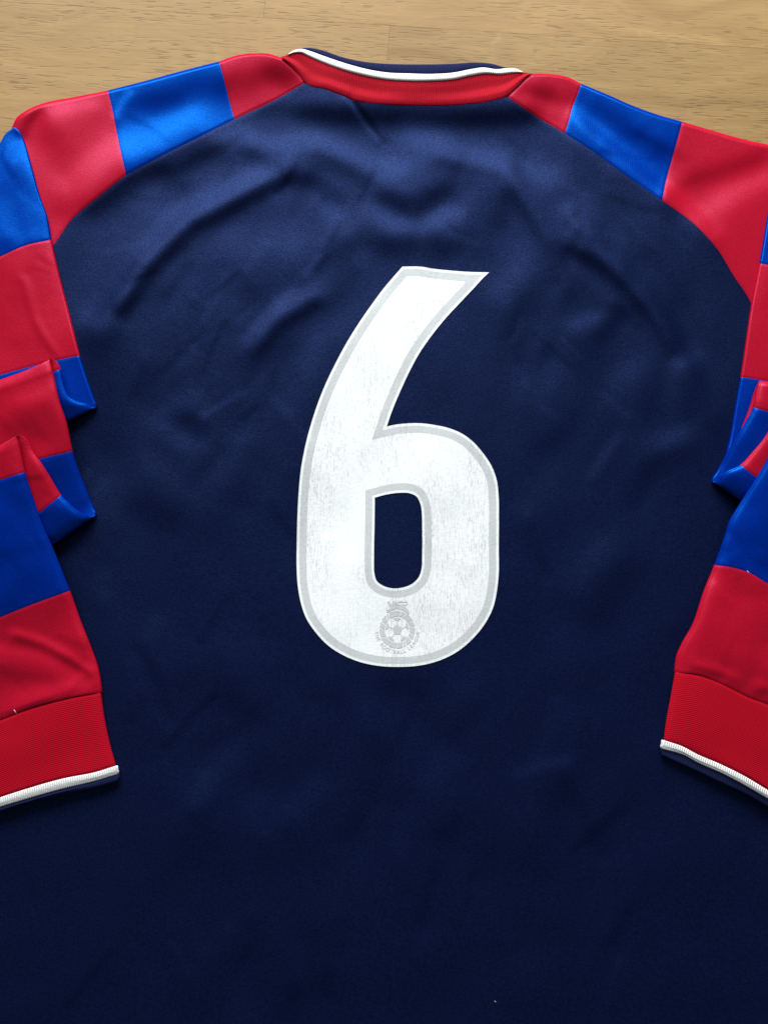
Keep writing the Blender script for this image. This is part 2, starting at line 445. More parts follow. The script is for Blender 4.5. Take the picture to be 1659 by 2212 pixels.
# pin knots in the right-hand stave: thin plugs level with the wood
for (u, v, r) in ((1155, 110, 3.6), (1313, 115, 2.6), (1425, 112, 1.7), (1440, 111, 1.4), (1308, 216, 2.2), (397, 137, 2.0)):
    c = P(u, v, 0.03); n = 9
    vs = [c + np.array([math.cos(2*math.pi*i/n) * r * 0.00034 * random.uniform(.75, 1.3), math.sin(2*math.pi*i/n) * r * 0.00038 * random.uniform(.75, 1.3), 0]) for i in range(n)]
    mesh_obj('pin_knot', [tuple(p) for p in vs], [tuple(range(n))], M['knot'], table, smooth=False)

# ------------------------------------------------------------------ the shirt
shirt = empty('football_shirt')
shirt['label'] = 'navy long-sleeved football shirt, red and blue sleeves, white number six, lying back upwards'
shirt['category'] = 'shirt'

SEAM_L = [(657,180),(594,216),(507,257.5),(432,295),(356.5,333),(273,378),(198,438),(158.5,471),(113,533)]
SEAM_R = [(1096.4,209),(1160,253),(1219.7,287.7),(1279,326),(1358,383.6),(1429.7,433),(1497,482.7),(1548.5,538),(1588,602),(1607,629),(1624,659)]
NECK = [(660.6,180),(706,194),(738,206),(761.6,216),(793,222),(864.6,227),(944,229),(1023,224),(1062.7,218),(1096.4,208)]

def seam_drop(u, v, seam, depth=0.35, w=3.0):
    return -depth * np.exp(-(seg_dist(u, v, seam) / w) ** 2)

# back panel
sl = catmull(SEAM_L[::-1], 60); sr = catmull(SEAM_R, 60); nk = catmull(NECK, 60)
edge = np.concatenate([[(-175, 800), (-60, 690), (40, 620)], sl, nk[1:-1], sr, [(1690, 745), (1760, 800), (1835, 860)]])
cols = np.unique(np.round(np.concatenate([np.arange(-175, 1835, 5.0), edge[:, 0]]), 1))
cols = cols[np.concatenate([[True], np.diff(cols) > 0.8])]
top = np.interp(cols, edge[:, 0], edge[:, 1])
nrow = 440
w = np.linspace(0, 1, nrow) ** 1.0
U = np.repeat(cols[None, :], nrow, 0)
V = top[None, :] + w[:, None] * (2440 - top[None, :])
Z = hbody(U, V)
for s_ in (SEAM_L, SEAM_R): Z += seam_drop(U, V, s_)
def rnd(d, D): 
    q = np.clip(d / D, 0, 1); return np.sqrt(np.maximum(1 - (1 - q) ** 2, 0.0))
Z = 0.6 + (Z - 0.6) * rnd(U + 175, 30) * rnd(1835 - U, 30) * rnd(2440 - V, 30)
grid_obj('back_panel', P(U, V, Z), M['navy'], shirt)

# sleeves: shoulder part (raglan) as patches between seam and shoulder fold
def coons(topc, botc, lefc, rigc, nu, nv):
    T, B, L, R = catmull(topc, nu), catmull(botc, nu), catmull(lefc, nv), catmull(rigc, nv)
    s = np.linspace(0, 1, nu)[None, :, None]; t = np.linspace(0, 1, nv)[:, None, None]
    return (1 - t) * T[None] + t * B[None] + (1 - s) * L[:, None] + s * R[:, None] - ((1-s)*(1-t)*T[0] + s*(1-t)*T[-1] + (1-s)*t*B[0] + s*t*B[-1])
def raglan(name, material, parent, topc, botc, lefc, rigc, seams, D=6, zs=1.0):
    nu, nv = 90, 70
    g = coons(topc, botc, lefc, rigc, nu, nv)
    u, v = g[..., 0], g[..., 1]
    d = seg_dist(u, v, [tuple(p) for p in catmull(topc, 40)])
    z = hbody(u, v) * zs
    for s_ in seams: z = z + seam_drop(u, v, s_, 0.3, 3.0)
    z = 0.7 + (z - 0.7) * rnd(d, D)
    pts = P(u, v, z)
    # turn the fold under
    low = pts[:1].copy(); low[..., 2] = 0.0002; low[..., 1] -= 0.004
    grid_obj(name, np.concatenate([low, pts]), material, parent)

left = empty('sleeve', shirt); right = empty('sleeve', shirt)
left['label'] = 'sleeve with two pleats at the left of the photo'; right['label'] = 'sleeve with pleats at the right of the photo'
L_S1 = [(473.4,132.7),(481,158),(493,206),(507,257.5)]
L_S2 = [(233.7,195.3),(243.6,237.7),(257.5,309),(273,378)]
L_NK = [(604,123),(630,147),(650,167),(657,180)]
L_END = [(26,277),(42,330),(62,430),(85,560)]
raglan('red_panel', M['red'], left, [(473.4,132.7),(515,118.8),(546.7,115),(580,116),(604,123)], [(507,257.5),(594,216),(657,180)], L_S1, L_NK, (SEAM_L, L_S1, L_NK))
raglan('blue_panel', M['blue'], left, [(233.7,195.3),(317,174),(396,152.5),(473.4,132.7)], [(273,378),(356.5,333),(432,295),(507,257.5)], L_S2, L_S1, (SEAM_L, L_S1, L_S2))
raglan('red_panel', M['red'], left, [(26,277),(37.6,253.5),(59.4,237.7),(91,224),(158.5,210),(233.7,195.3)], [(85,560),(113,533),(158.5,471),(198,438),(273,378)], L_END, L_S2, (SEAM_L, L_S2))
R_S1 = [(1255,180.8),(1243.5,213),(1235.5,233),(1229.6,256.8),(1219.7,287.7)]
R_S2 = [(1473,262.8),(1463,300.4),(1449.5,348),(1437.6,391.5),(1429.7,433)]
R_NK = [(1152,159),(1142,165),(1116,190),(1096.4,209)]
raglan('red_panel', M['red'], right, [(1152,159),(1192,160),(1223.7,165.7),(1255,180.8)], [(1096.4,209),(1160,253),(1219.7,287.7)], R_NK, R_S1, (SEAM_R, R_S1, R_NK))
raglan('blue_panel', M['blue'], right, [(1255,180.8),(1295,197.4),(1318.7,207.3),(1358.4,225),(1417.8,247),(1473,262.8)], [(1219.7,287.7),(1279,326),(1358,383.6),(1429.7,433)], R_S1, R_S2, (SEAM_R, R_S1, R_S2))
raglan('red_panel', M['red'], right, [(1473,262.8),(1536.6,281.4),(1604,300.4),(1665,314),(1720,330)], [(1429.7,433),(1497,482.7),(1548.5,538),(1588,602),(1607,629),(1640,690)], R_S2, [(1720,330),(1715,430),(1680,560),(1640,690)], (SEAM_R, R_S2))

# ---- lower sleeves: one ribbon of cloth each, pleated back and forth; rows run from the inner edge outwards
sleeve_strokes = [
    (0.8, 9, [(60,600),(84,690),(112,738),(135,762)]), (-0.9, 8, [(46,610),(70,695),(99,746),(124,774)]),
    (0.5, 14, [(20,560),(10,640),(30,720)]), (-0.4, 18, [(20,650),(0,740)]),
    (0.5, 16, [(60,340),(78,430),(96,500)]), (-0.4, 16, [(30,360),(40,450),(60,520)]), (0.5, 22, [(0,440),(20,500)]),
    (0.5, 20, [(20,870),(90,850)]), (-0.4, 20, [(20,920),(100,940)]), (0.3, 20, [(0,1080),(60,1150)]), (-0.3, 22, [(10,1200),(90,1180)]),
    (0.9, 10, [(30,1362),(90,1380),(150,1412),(196,1444)]), (-0.9, 9, [(40,1380),(92,1398),(150,1428),(192,1456)]),
    (0.5, 14, [(0,1400),(90,1420),(170,1462)]), (-0.5, 18, [(10,1450),(110,1470)]), (0.4, 12, [(150,1478),(190,1484)]),
    (0.5, 12, [(1635,560),(1622,650),(1612,750)]), (-0.3, 18, [(1650,640),(1640,760)]),
    (0.6, 12, [(1572,1160),(1590,1190),(1560,1210)]), (-0.5, 12, [(1585,1150),(1610,1190),(1640,1220)]), (0.4, 16, [(1620,1110),(1650,1180)]),
    (0.5, 12, [(1540,1260),(1512,1340),(1494,1420)]), (-0.6, 10, [(1500,1445),(1530,1452),(1570,1462)]), (0.6, 10, [(1505,1432),(1545,1440),(1585,1460)]),
    (0.5, 10, [(1618,1490),(1632,1470),(1650,1478)]), (-0.6, 9, [(1640,1496),(1652,1490)]), (-0.4, 20, [(1628,1280),(1630,1380),(1626,1450)]), (0.4, 20, [(1600,1300),(1590,1400)]),
]
for _ in range(90):
    sd = rr_.random() < .5
    u_, v_ = (rr_.uniform(-10, 200) if sd else rr_.uniform(1480, 1665)), rr_.uniform(320, 1480)
    an = rr_.gauss(rad(70 if sd else 110), rad(30)); L_ = rr_.uniform(18, 70)
    sleeve_strokes.append((rr_.choice((-1, 1)) * rr_.uniform(0.2, 0.5), rr_.uniform(4, 9), [(u_, v_), (u_ + L_ * math.cos(an), v_ + L_ * math.sin(an))]))
SLV = Relief(-400, 2060, -160, 2720, 5, [(a * 0.33, w, p) for a, w, p in sleeve_strokes], 0.2, 60, 0.075, 11)

def ribbon(rows, breaks, panels, parent, roll=1.8, nt=64, dens=2.2, relief=0.8, sideflip=False, seam=0.22, soft=1.3):
    """rows: list of control polylines [(u, v, z), ...]; breaks: row indices at panel limits; panels: (name, material)"""
    R = []
    for r in rows:
        q = catmull([(p[0], p[1], p[2]) for p in r], 160)
        k = np.linspace(0, 1, nt) ** 1.6 * 159
        R.append(np.stack([np.interp(k, np.arange(160), q[:, i]) for i in range(3)], -1))
    R = np.array(R)                                                      # rows x nt x 3
    x = [0.0]
    for i in range(1, len(R)): x.append(x[-1] + max(2.0, np.linalg.norm((R[i, 0] - R[i-1, 0]) * (1, 1, 3.4))))
    x = np.array(x)
    for (name, material), a, b_ in zip(panels, breaks[:-1], breaks[1:]):
        n = max(6, int((x[b_] - x[a]) / dens))
        xq = np.linspace(x[a], x[b_], n)
        S = pchip(x, R.reshape(len(R), -1), xq).reshape(n, nt, 3)
        z = S[..., 2] - 1.2 + SLV(S[..., 0], S[..., 1]) * relief
        dx_ = np.concatenate([np.zeros((n, 1)), np.cumsum(np.hypot(np.diff(S[..., 0], axis=1), np.diff(S[..., 1], axis=1)), 1)], 1)
        z = z - soft * np.exp(-dx_ / 7.0)                                  # cloth rounds over towards the edge
        lo = hbody(S[..., 0], S[..., 1]) + 2.4
        z = lo + 0.8 * np.logaddexp(0, (z - lo) / 0.8)                     # and rests on the shirt below
        if seam:
            dd = np.minimum(xq - x[a], x[b_] - xq)[:, None]
            z = z - seam * np.exp(-(dd / 2.5) ** 2)
        pts = P(S[..., 0], S[..., 1], z)
        out = pts[:, 0] - pts[:, 3]; out[:, 2] = 0; out /= np.linalg.norm(out, axis=1)[:, None] + 1e-9
        ths = np.linspace(rad(165), 0, 12)[:-1]
        rr = roll * 0.001
        edge_pts = [pts[:, 0] + out * rr * math.sin(t) * 0.8 + np.array([0, 0, -1]) * rr * (1 - math.cos(t)) for t in ths]
        full = np.concatenate([np.stack(edge_pts, 1), pts], 1)
        grid_obj(name, full, material, parent, flip=sideflip)

LW = 110  # how far the rows run outwards past the frame
rowsL = [
    [(30,276,3),(14,288,3.5),(0,311,3),(-100,440,2)],
    [(38,283,8),(20,300,9),(0,335,9),(-100,455,5)],
    [(47.5,301,9.5),(0,355,11),(-100,470,7)],
    [(63.4,356.5,10),(0,402,11.5),(-100,490,8)],
    [(79,416,10),(0,455,11.5),(-100,525,8)],
    [(99,475.4,10),(0,514,11.5),(-100,560,8)],
    [(106,519,10),(60,529,11.5),(0,555,11),(-100,600,8)],          # 6 blue | red
    [(122,590,10),(60,608,11.5),(-100,665,8)],
    [(145,680,9.5),(80,700,11),(-100,755,8)],
    [(167.5,769,9),(120,779,10.5),(0,810,10),(-100,838,8)],        # 9 red | blue
    [(185,825,8.5),(120,848,10),(-100,905,8)],
    [(199,864,8),(130,892,9.5),(-100,960,8)],
    [(203.5,876,8.3),(150,905,9.2),(-100,980,9)],
    [(203.5,882,9.4),(168,901,9.6),(138,915,9.8),(-100,985,9.5)],      # fold
    [(196,881.5,11.4),(160,901,11.6),(-100,980,10.8)],
    [(184,874.5,13.2),(148,897,13),(-100,972,12)],
    [(167,870.5,15),(130,893,14),(-100,962,13)],
    [(145,858,17),(110,880,15.5),(-100,945,13.5)],
    [(134,833,18),(105,849,16.5),(-100,915,14)],
    [(126.5,799,19),(111,806,18.5),(-100,875,15)],                 # 17 blue | red
    [(120,785,20),(100,792,19.5),(-100,862,16)],
    [(110,777.5,22),(64,797.5,21),(0,821,19),(-100,856,17)],       # fold
    [(104,779.5,24),(64,799,24),(0,824,22),(-100,860,19)],
    [(108,800,24.5),(60,818,24.5),(-100,878,20)],
    [(111,813,24),(60,832,24),(-100,892,20)],
    [(122,864,23),(60,884,23),(-100,935,19.5)],
    [(138.4,914.6,21),(60,938,21.5),(-100,985,19)],
    [(151.3,975.8,18),(79,993,19),(0,1012,18.5),(-100,1035,18)],   # 25 red | blue
    [(167.4,1024,15),(90,1050,16),(-100,1105,16)],
    [(186.7,1072.4,12),(100,1108,14),(-100,1180,14)],
    [(199,1102,10),(120,1150,12.5),(-100,1240,13)],
    [(203.5,1110,10.2),(161,1142,11.5),(-100,1255,13.5)],
    [(203,1116,11.2),(161,1146,12),(109,1180,13.5),(-100,1262,14.2)],  # fold
    [(194,1117.5,13.4),(150,1149,14),(-100,1254,15.6)],
    [(180,1114.5,16),(140,1140,16.5),(-100,1235,17)],
    [(161,1103.5,18.5),(120,1128,18.5),(-100,1215,18.5)],
    [(145,1089,20),(105,1112,20),(-100,1190,19.5)],
    [(128.5,1073,21),(104,1093,21),(86,1108,21),(-100,1175,20)],   # 34 blue | red
    [(106,1037,23),(75,1058,22.5),(-100,1120,21)],
    [(83.7,1001.5,25),(55,1018,24),(-100,1075,22.5)],
    [(66,975.8,26.5),(40,988,25.5),(-100,1045,24)],
    [(56,955,28),(30,966,27.5),(-100,1022,25)],
    [(42,943,30),(20,952,29),(0,963,28),(-100,1010,26)],           # fold
    [(32,944.5,32),(10,958,31.5),(-100,1014,28)],
    [(35,957,32),(10,970,32),(-100,1025,28.5)],
    [(39,976,31.5),(10,988,31.5),(-100,1040,28)],
    [(48.3,1022,29.5),(0,1037,30),(-100,1070,27)],                 # 43 red | blue
    [(64.4,1072,27),(0,1095,28),(-100,1130,26)],
    [(87,1136.7,24),(0,1170,25.5),(-100,1210,24)],
    [(109.5,1188,21),(0,1230,23),(-100,1270,22)],
    [(127.8,1233,18.5),(0,1285,21),(-100,1325,20)],
    [(145.6,1278.6,16.5),(70,1306,18),(0,1334,18.5),(-100,1372,18)], # 48 blue | red
    [(166.4,1337.4,14.5),(0,1395,17),(-100,1430,17)],
    [(193,1405.8,13),(0,1462,15.5),(-100,1495,16)],
    [(205.5,1441.5,12.3),(0,1502,14.8),(-100,1535,15)],
    [(212,1474,12.2),(100,1505,14.5),(0,1538,14.8),(-100,1572,15)],
    [(214.5,1495.5,11.8),(166,1504,13),(59.4,1532,13.8),(0,1556,14),(-100,1592,14)],
]
ribbon(rowsL, [0,6,9,19,27,37,46,51,56],
       [('blue_panel', M['blue']), ('red_panel', M['red']), ('blue_panel', M['blue']), ('red_panel', M['red']), ('blue_panel', M['blue']), ('red_panel', M['red']), ('blue_panel', M['blue']), ('red_panel', M['red'])], left, sideflip=False)

rowsR = [
    [(1672,415,4),(1700,425,6),(1810,470,4)],
    [(1664,462,9),(1700,472,10.5),(1810,510,7)],
    [(1646,570,10),(1700,581,11.5),(1810,615,8)],                  # 2 blue | red
    [(1628,662,10),(1680,674,11.5),(1810,705,8)],
    [(1616,745,9.5),(1670,757,11),(1810,785,8)],
    [(1605.5,815,9),(1644,821,10),(1810,850,8)],                   # 5 red | blue
    [(1595,872,9),(1640,884,10),(1810,915,8)],
    [(1583,944,8.5),(1630,960,9.5),(1810,1000,8)],
    [(1573,985,8),(1610,1003,9),(1810,1045,8)],
    [(1569,1003,9),(1600,1018,10),(1810,1060,9)],                  # fold
    [(1573,990,12),(1605,1005,12),(1810,1050,11)],
    [(1584,968,14.5),(1612,980,13.5),(1810,1025,12)],
    [(1607,926,16),(1630,935,15),(1810,980,13)],                   # 12 blue | red (hidden turn)
    [(1625,880,17),(1645,886,16),(1810,920,14)],
    [(1637,842,18.5),(1655,846,18),(1810,880,15)],
    [(1646,823,21),(1660,825,20.5),(1810,855,17)],                 # fold
    [(1642,832,23),(1660,835,23.5),(1810,865,19)],
    [(1636,862,23),(1660,867,23.5),(1810,890,19.5)],
    [(1632,882,22.5),(1659,889,23),(1810,915,19.5)],               # 18 red | blue
    [(1620,905,21.5),(1650,916,22),(1810,950,19.5)],
    [(1604,932,20),(1640,948,21),(1810,990,19)],
    [(1574,982,15),(1620,1005,17.5),(1810,1070,17)],
    [(1553,1021,11),(1600,1050,14.5),(1810,1130,15)],
    [(1543,1038,10),(1580,1064,12.5),(1810,1175,15)],
    [(1543,1043.5,11.2),(1577,1066,12.2),(1607,1084,13.4),(1810,1190,15.2)],  # fold
    [(1550,1042,13.4),(1580,1061,14),(1810,1172,16)],
    [(1560,1030.4,16),(1590,1050,16.5),(1810,1150,17)],
    [(1577,1018.5,18.5),(1605,1038,18.5),(1810,1130,18)],
    [(1602.6,1007,20),(1634,1032,20),(1810,1115,19)],              # 27 blue | red
    [(1631,977,22),(1655,998,21.5),(1810,1075,20)],
    [(1659,941,24),(1680,958,23.5),(1810,1030,22)],
    [(1680,906,26),(1700,915,25.5),(1810,960,23)],
    [(1694,893,28),(1710,898,27.5),(1810,930,24)],                 # fold
    [(1690,905,30),(1710,912,30),(1810,945,26)],
    [(1680,950,29),(1710,962,29.5),(1810,1000,26)],                # 33 red | blue (out of frame)
    [(1660,998,27),(1700,1015,28),(1810,1055,25)],
    [(1633.8,1042,24),(1680,1064,25.5),(1810,1110,23)],
    [(1607,1084,21),(1660,1110,23),(1810,1165,21)],
    [(1577,1137,18),(1640,1166,20),(1810,1235,19)],
    [(1572,1156,17.5),(1630,1180,19),(1810,1255,18)],
    [(1549,1221.5,15.5),(1573,1224.6,16.5),(1614,1236,17.5),(1659,1262,17.5),(1810,1345,16)],  # 39 blue | red
    [(1527,1276,14.5),(1580,1287,16),(1659,1325,17),(1810,1400,16)],
    [(1502.4,1349,13.5),(1570,1366,15.5),(1659,1405,16.5),(1810,1470,15)],
    [(1478,1393,12.5),(1560,1416,15),(1659,1455,16),(1810,1520,15)],
    [(1466.5,1421,12),(1550,1443,14.5),(1659,1490,15.5),(1810,1555,15)],
    [(1462.5,1451.5,11.8),(1510.6,1458,13),(1559.6,1477,14),(1614,1504.6,14.2),(1659,1521,14.2),(1810,1585,14)],
]
ribbon(rowsR, [0,2,5,12,18,28,34,40,45],
       [('blue_panel', M['blue']), ('red_panel', M['red']), ('blue_panel', M['blue']), ('red_panel', M['red']), ('blue_panel', M['blue']), ('red_panel', M['red']), ('blue_panel', M['blue']), ('red_panel', M['red'])], right, sideflip=True)

# ---- cuffs
def cuff(label, bodyrows, whiterows, navyrows, flip):
    c = empty('cuff', shirt); c['label'] = label
    ribbon(bodyrows, [0, len(bodyrows) - 1], [('red_band', M['rib_red_cuff'])], c, roll=1.6, relief=0.35, sideflip=flip, seam=0.0, soft=0.8)
    ribbon(whiterows, [0, len(whiterows) - 1], [('white_stripe', M['rib_white'])], c, roll=1.4, relief=0.25, sideflip=flip, seam=0.0, dens=1.2, nt=90, soft=0.0)
    ribbon(navyrows, [0, len(navyrows) - 1], [('navy_edge', M['rib_navy_cuff'])], c, roll=1.2, relief=0.25, sideflip=flip, seam=0.0, dens=1.2, nt=90, soft=0.0)
def zoff(row, dv, dz, du=0): return [(u + du, v + dv, z + dz) for u, v, z in row]
wtL = [(245.5,1655,10.6),(208,1667,11.2),(133.7,1682,12),(59.4,1703,12.4),(0,1722,12.6),(-100,1756,12.6)]
wbL = [(250.5,1672,10.4),(208,1685,11),(133.7,1703,11.8),(59.4,1724,12.2),(0,1742,12.4),(-100,1776,12.4)]
nbL = [(253,1687,7.5),(208,1700.5,8),(119,1718,8.6),(29.7,1742,9),(0,1753,9.2),(-100,1788,9.2)]
cuffL = [[(212.5,1493.5,10.6),(166,1501,12),(59.4,1529,12.8),(0,1553,13),(-100,1589,13)],
         [(213.5,1503,11.4),(166,1511,12.8),(59.4,1540,13.6),(0,1563,13.8),(-100,1599,13.8)],
         [(220,1551,11.6),(140,1568,13),(0,1610,13.8),(-100,1645,13.8)],
         [(234.8,1619.8,11.2),(140,1640,12.6),(0,1683,13.2),(-100,1717,13.2)],
         zoff(wtL, -4, 0.6, -2), zoff(wtL, 3, -0.6, -1)]
whiteL = [zoff(wtL, 1.5, -0.6, 0), zoff(wtL, 0, 0.6, 3), zoff(wtL, 4, 0.9, 5), zoff(wtL, 9, 0.95, 5.5), zoff(wbL, -3, 0.8, 2), zoff(wbL, 0.5, 0.5, 1), zoff(wbL, 2, -1.0, 0)]
navyL = [zoff(wbL, -2, -0.6, 2), zoff(wbL, 2, 0.1, 4), zoff(wbL, 7, 0.3, 4), zoff(nbL, -2, 3.1), zoff(nbL, 1, 2.0), zoff(nbL, -1, -1.8, -1)]
cuff('red ribbed cuff at the left with white and navy edge', cuffL, whiteL, navyL, False)
wtR = [(1438,1599.5,10.6),(1478,1613.5,11.2),(1505,1628,11.6),(1559.6,1651.6,12.2),(1614,1679,12.5),(1659,1706,12.6),(1810,1775,12.6)]
wbR = [(1433,1617,10.4),(1478,1630,11),(1505,1645,11.4),(1559.6,1669,12),(1614,1698,12.3),(1659,1724,12.4),(1810,1795,12.4)]
nbR = [(1432,1633,7.5),(1467,1649,8),(1505,1666.6,8.4),(1559.6,1693,8.9),(1614,1718,9.1),(1659,1744,9.2),(1810,1812,9.2)]
cuffR = [[(1464,1449,10.6),(1510.6,1455,12),(1559.6,1474,13),(1614,1501.6,13.2),(1659,1518,13.2),(1810,1582,13)],
         [(1462.5,1459,11.4),(1510.6,1466,12.8),(1559.6,1485,13.8),(1614,1512,14),(1659,1529,14),(1810,1592,13.8)],
         [(1453,1513,11.6),(1505,1526,13),(1659,1591,13.8),(1810,1655,13.8)],
         [(1442.5,1572.7,11.2),(1500,1592,12.6),(1659,1670,13.2),(1810,1735,13.2)],
         zoff(wtR, -4, 0.6, 2), zoff(wtR, 3, -0.6, 1)]
whiteR = [zoff(wtR, 1.5, -0.6, 0), zoff(wtR, 0, 0.6, -3), zoff(wtR, 4, 0.9, -5), zoff(wtR, 9, 0.95, -5.5), zoff(wbR, -3, 0.8, -2), zoff(wbR, 0.5, 0.5, -1), zoff(wbR, 2, -1.0, 0)]
navyR = [zoff(wbR, -2, -0.6, -1), zoff(wbR, 2, -0.1, -2), zoff(wbR, 7, -0.4, -2), zoff(nbR, -3, 2.4), zoff(nbR, 0, 1.4), zoff(nbR, -1, -1.8, 1)]
cuff('red ribbed cuff at the right with white and navy edge', cuffR, whiteR, navyR, True)

# ---- collar
def zz(a, base, peak): return base + (peak - base) * np.sin(np.pi * np.clip(a, 0.0, 1.0)) ** 0.55
NC = 220
aa = np.linspace(0, 1, NC)
def ccurve(pts): return catmull(pts, NC)
c_bot = ccurve([(605,124),(630,147),(650,167),(662,180.5),(706,193.5),(738,205.5),(761.6,215),(793,222),(864.6,227),(944,229),(1023,224),(1062.7,218),(1094,208),(1116,190),(1140,166),(1151,159)])
def q(l): return [(602.5 + x / 3.029, 82.2 + y / 3.029) for x, y in l]
c_wl = ccurve(q([(62,108),(100,98),(150,98),(190,118),(300,165),(450,217),(560,246),(700,271),(850,281),(1000,281),(1150,270),(1250,248),(1350,233),(1450,238),(1520,230),(1594,224)]))
c_wu = ccurve(q([(66,101),(100,80),(150,71),(205,86),(300,120),(450,170),(560,200),(700,225),(850,232),(1000,235),(1150,225),(1250,205),(1330,193),(1430,204),(1500,197),(1560,204),(1592,219)]))
c_nu = ccurve(q([(120,73),(170,64),(230,68),(300,85),(400,120),(560,155),(700,168),(850,172),(1000,172),(1150,168),(1300,160),(1400,170),(1480,193),(1540,203)]))
def crow(c, base, peak, dv=0.0): return np.stack([c[:, 0], c[:, 1] + dv, zz(aa, base, peak)], -1)
def lerp(a, b, t): return a * (1 - t) + b * t
def loft(name, rows, n, material, parent):
    R = np.array(rows); x = np.arange(len(R), dtype=float)
    S = pchip(x, R.reshape(len(R), -1), np.linspace(0, len(R) - 1, n)).reshape(n, NC, 3)
    # small unevenness of hand-laid knit
    S[..., 2] += 0.25 * np.sin(S[..., 0] / 37.0 + S[..., 1] / 23.0)
    return grid_obj(name, P(S[..., 0], S[..., 1], S[..., 2]), material, parent)
collar = empty('collar', shirt)
collar['label'] = 'red ribbed collar with white stripe and navy edge'
dend = np.minimum(np.hypot(c_bot[:, 0] - 605, c_bot[:, 1] - 124), np.hypot(c_bot[:, 0] - 1151, c_bot[:, 1] - 159))
hh = hbody(c_bot[:, 0], c_bot[:, 1])
def foot(t, lift):
    p = lerp(c_bot, c_wl, t)
    return np.stack([p[:, 0], p[:, 1] + (1.0 if t == 0 else 0), 0.7 + (hh + lift - 0.7) * rnd(dend + 1, 7)], -1)
loft('red_band', [foot(0, -0.35), foot(.05, 0.25), foot(.22, 0.7), crow(lerp(c_bot, c_wl, .5), 5.2, 7.2), crow(lerp(c_bot, c_wl, .8), 5.4, 7.6), crow(lerp(c_bot, c_wl, .96), 5.2, 7.6), crow(c_wl, 4.6, 7.0, -1.5)], 48, M['rib_red'], collar)
loft('white_stripe', [crow(c_wl, 4.6, 7.0, .8), crow(c_wl, 5.6, 8.0, -.6), crow(lerp(c_wl, c_wu, .35), 6.2, 8.6), crow(lerp(c_wl, c_wu, .7), 6.0, 8.4), crow(c_wu, 5.2, 7.6), crow(c_wu, 4.0, 6.4, .5)], 24, M['rib_white'], collar)
loft('navy_edge', [crow(c_wu, 4.4, 6.6, 1.5), crow(lerp(c_wu, c_nu, .3), 4.6, 7.0), crow(lerp(c_wu, c_nu, .7), 4.2, 6.6), crow(c_nu, 3.2, 5.4), crow(c_nu, 2.0, 4.0, 1.5), crow(c_nu, 0.3, 0.3, 6)], 24, M['rib_navy'], collar)

# ---- the number
def za(l): return [(602.5 + x / 3.029, 547.7 + y / 3.029) for x, y in l]
def zb(l): return [(602.5 + x / 3.029, 985.9 + y / 3.029) for x, y in l]
arcs = [
    za([(808,85),(940,87),(1000,98),(1100,109),(1250,120),(1374,123)]),
    za([(1374,123),(1330,165),(1280,220),(1200,305),(1100,412),(1000,535),(920,650),(850,780),(790,910),(740,1030),(705,1132)]),
    za([(705,1132),(760,1120),(830,1112),(920,1110),(1020,1122),(1120,1145),(1200,1180),(1270,1232),(1330,1300),(1386,1382)]) + zb([(1425,160),(1436,260),(1438,400),(1437,600),(1436,780),(1425,880),(1400,990),(1350,1090),(1270,1190),(1170,1275),(1050,1335),(920,1368),(780,1377),(650,1370),(530,1345),(420,1300),(320,1235),(240,1150),(180,1060),(145,960),(125,850),(117,720),(118,570),(122,400),(130,240),(147,70)]) + [(660.5,960),(672.8,914),(688,868),(705,826)] + za([(370,720),(440,590),(520,460),(610,330),(700,210),(760,140),(808,85)]),
]
hole_arcs = [zb([(627,270),(700,250),(790,238),(850,240),(900,262),(925,310),(936,390),(937,450),(938,520),(938,600),(937,660),(934,730),(915,790),(870,835),(800,860),(740,863),(690,850),(640,815),(624,760),(622,690),(622,620),(623,550),(625,480),(626,400),(627,330),(627,270)])]
def closed(arcs, step):
    out = []
    for a in arcs:
        L = np.linalg.norm(np.diff(np.array(a), axis=0), axis=1).sum()
        out.append(catmull(a, max(3, int(L / step)))[:-1])
    return np.concatenate(out)
def inside(px, py, poly):
    r = np.zeros(px.shape, bool); n = len(poly); j = n - 1
    for i in range(n):
        xi, yi = poly[i]; xj, yj = poly[j]
        c = ((yi > py) != (yj > py))
        with np.errstate(divide='ignore', invalid='ignore'):
            r ^= c & (px < (xj - xi) * (py - yi) / (yj - yi + 1e-12) + xi)
        j = i
    return r
def offset(poly, d, inward):
    """parallel curve with mitred corners, loops dropped"""
    p = poly; a = np.roll(p, 1, 0); b = np.roll(p, -1, 0)
    area2 = np.sum(p[:, 0] * b[:, 1] - b[:, 0] * p[:, 1])
    sgn = (1 if area2 > 0 else -1) * (1 if inward else -1)
    def nrm(e): 
        e = e / (np.linalg.norm(e, axis=1)[:, None] + 1e-9); return np.stack([-e[:, 1], e[:, 0]], -1) * sgn
    n1, n2 = nrm(p - a), nrm(b - p)
    m = n1 + n2; m /= (m * n1).sum(1)[:, None].clip(0.25)
    o = p + m * d
    loop = [tuple(x) for x in np.concatenate([p, p[:1]])]
    keep = seg_dist(o[:, 0], o[:, 1], loop) > d - 0.35
    return o[keep]
outer = closed(arcs, 7); hole = closed(hole_arcs, 5)
o1, o2 = offset(outer, 5.6, True), offset(outer, 21.2, True)
h1, h2 = offset(hole, 5.2, False), offset(hole, 20.3, False)
loops = [outer, o1, o2, hole, h1, h2]
V2, E2 = [], []
for lp in loops:
    n0 = len(V2); V2 += [Vector((float(x), float(y))) for x, y in lp]
    E2 += [(n0 + i, n0 + (i + 1) % len(lp)) for i in range(len(lp))]
gx, gy = np.meshgrid(np.arange(636, 1082, 6.0), np.arange(570, 1446, 6.0))
gx = gx.ravel(); gy = gy.ravel()
ok = inside(gx, gy, outer) & ~inside(gx, gy, hole)
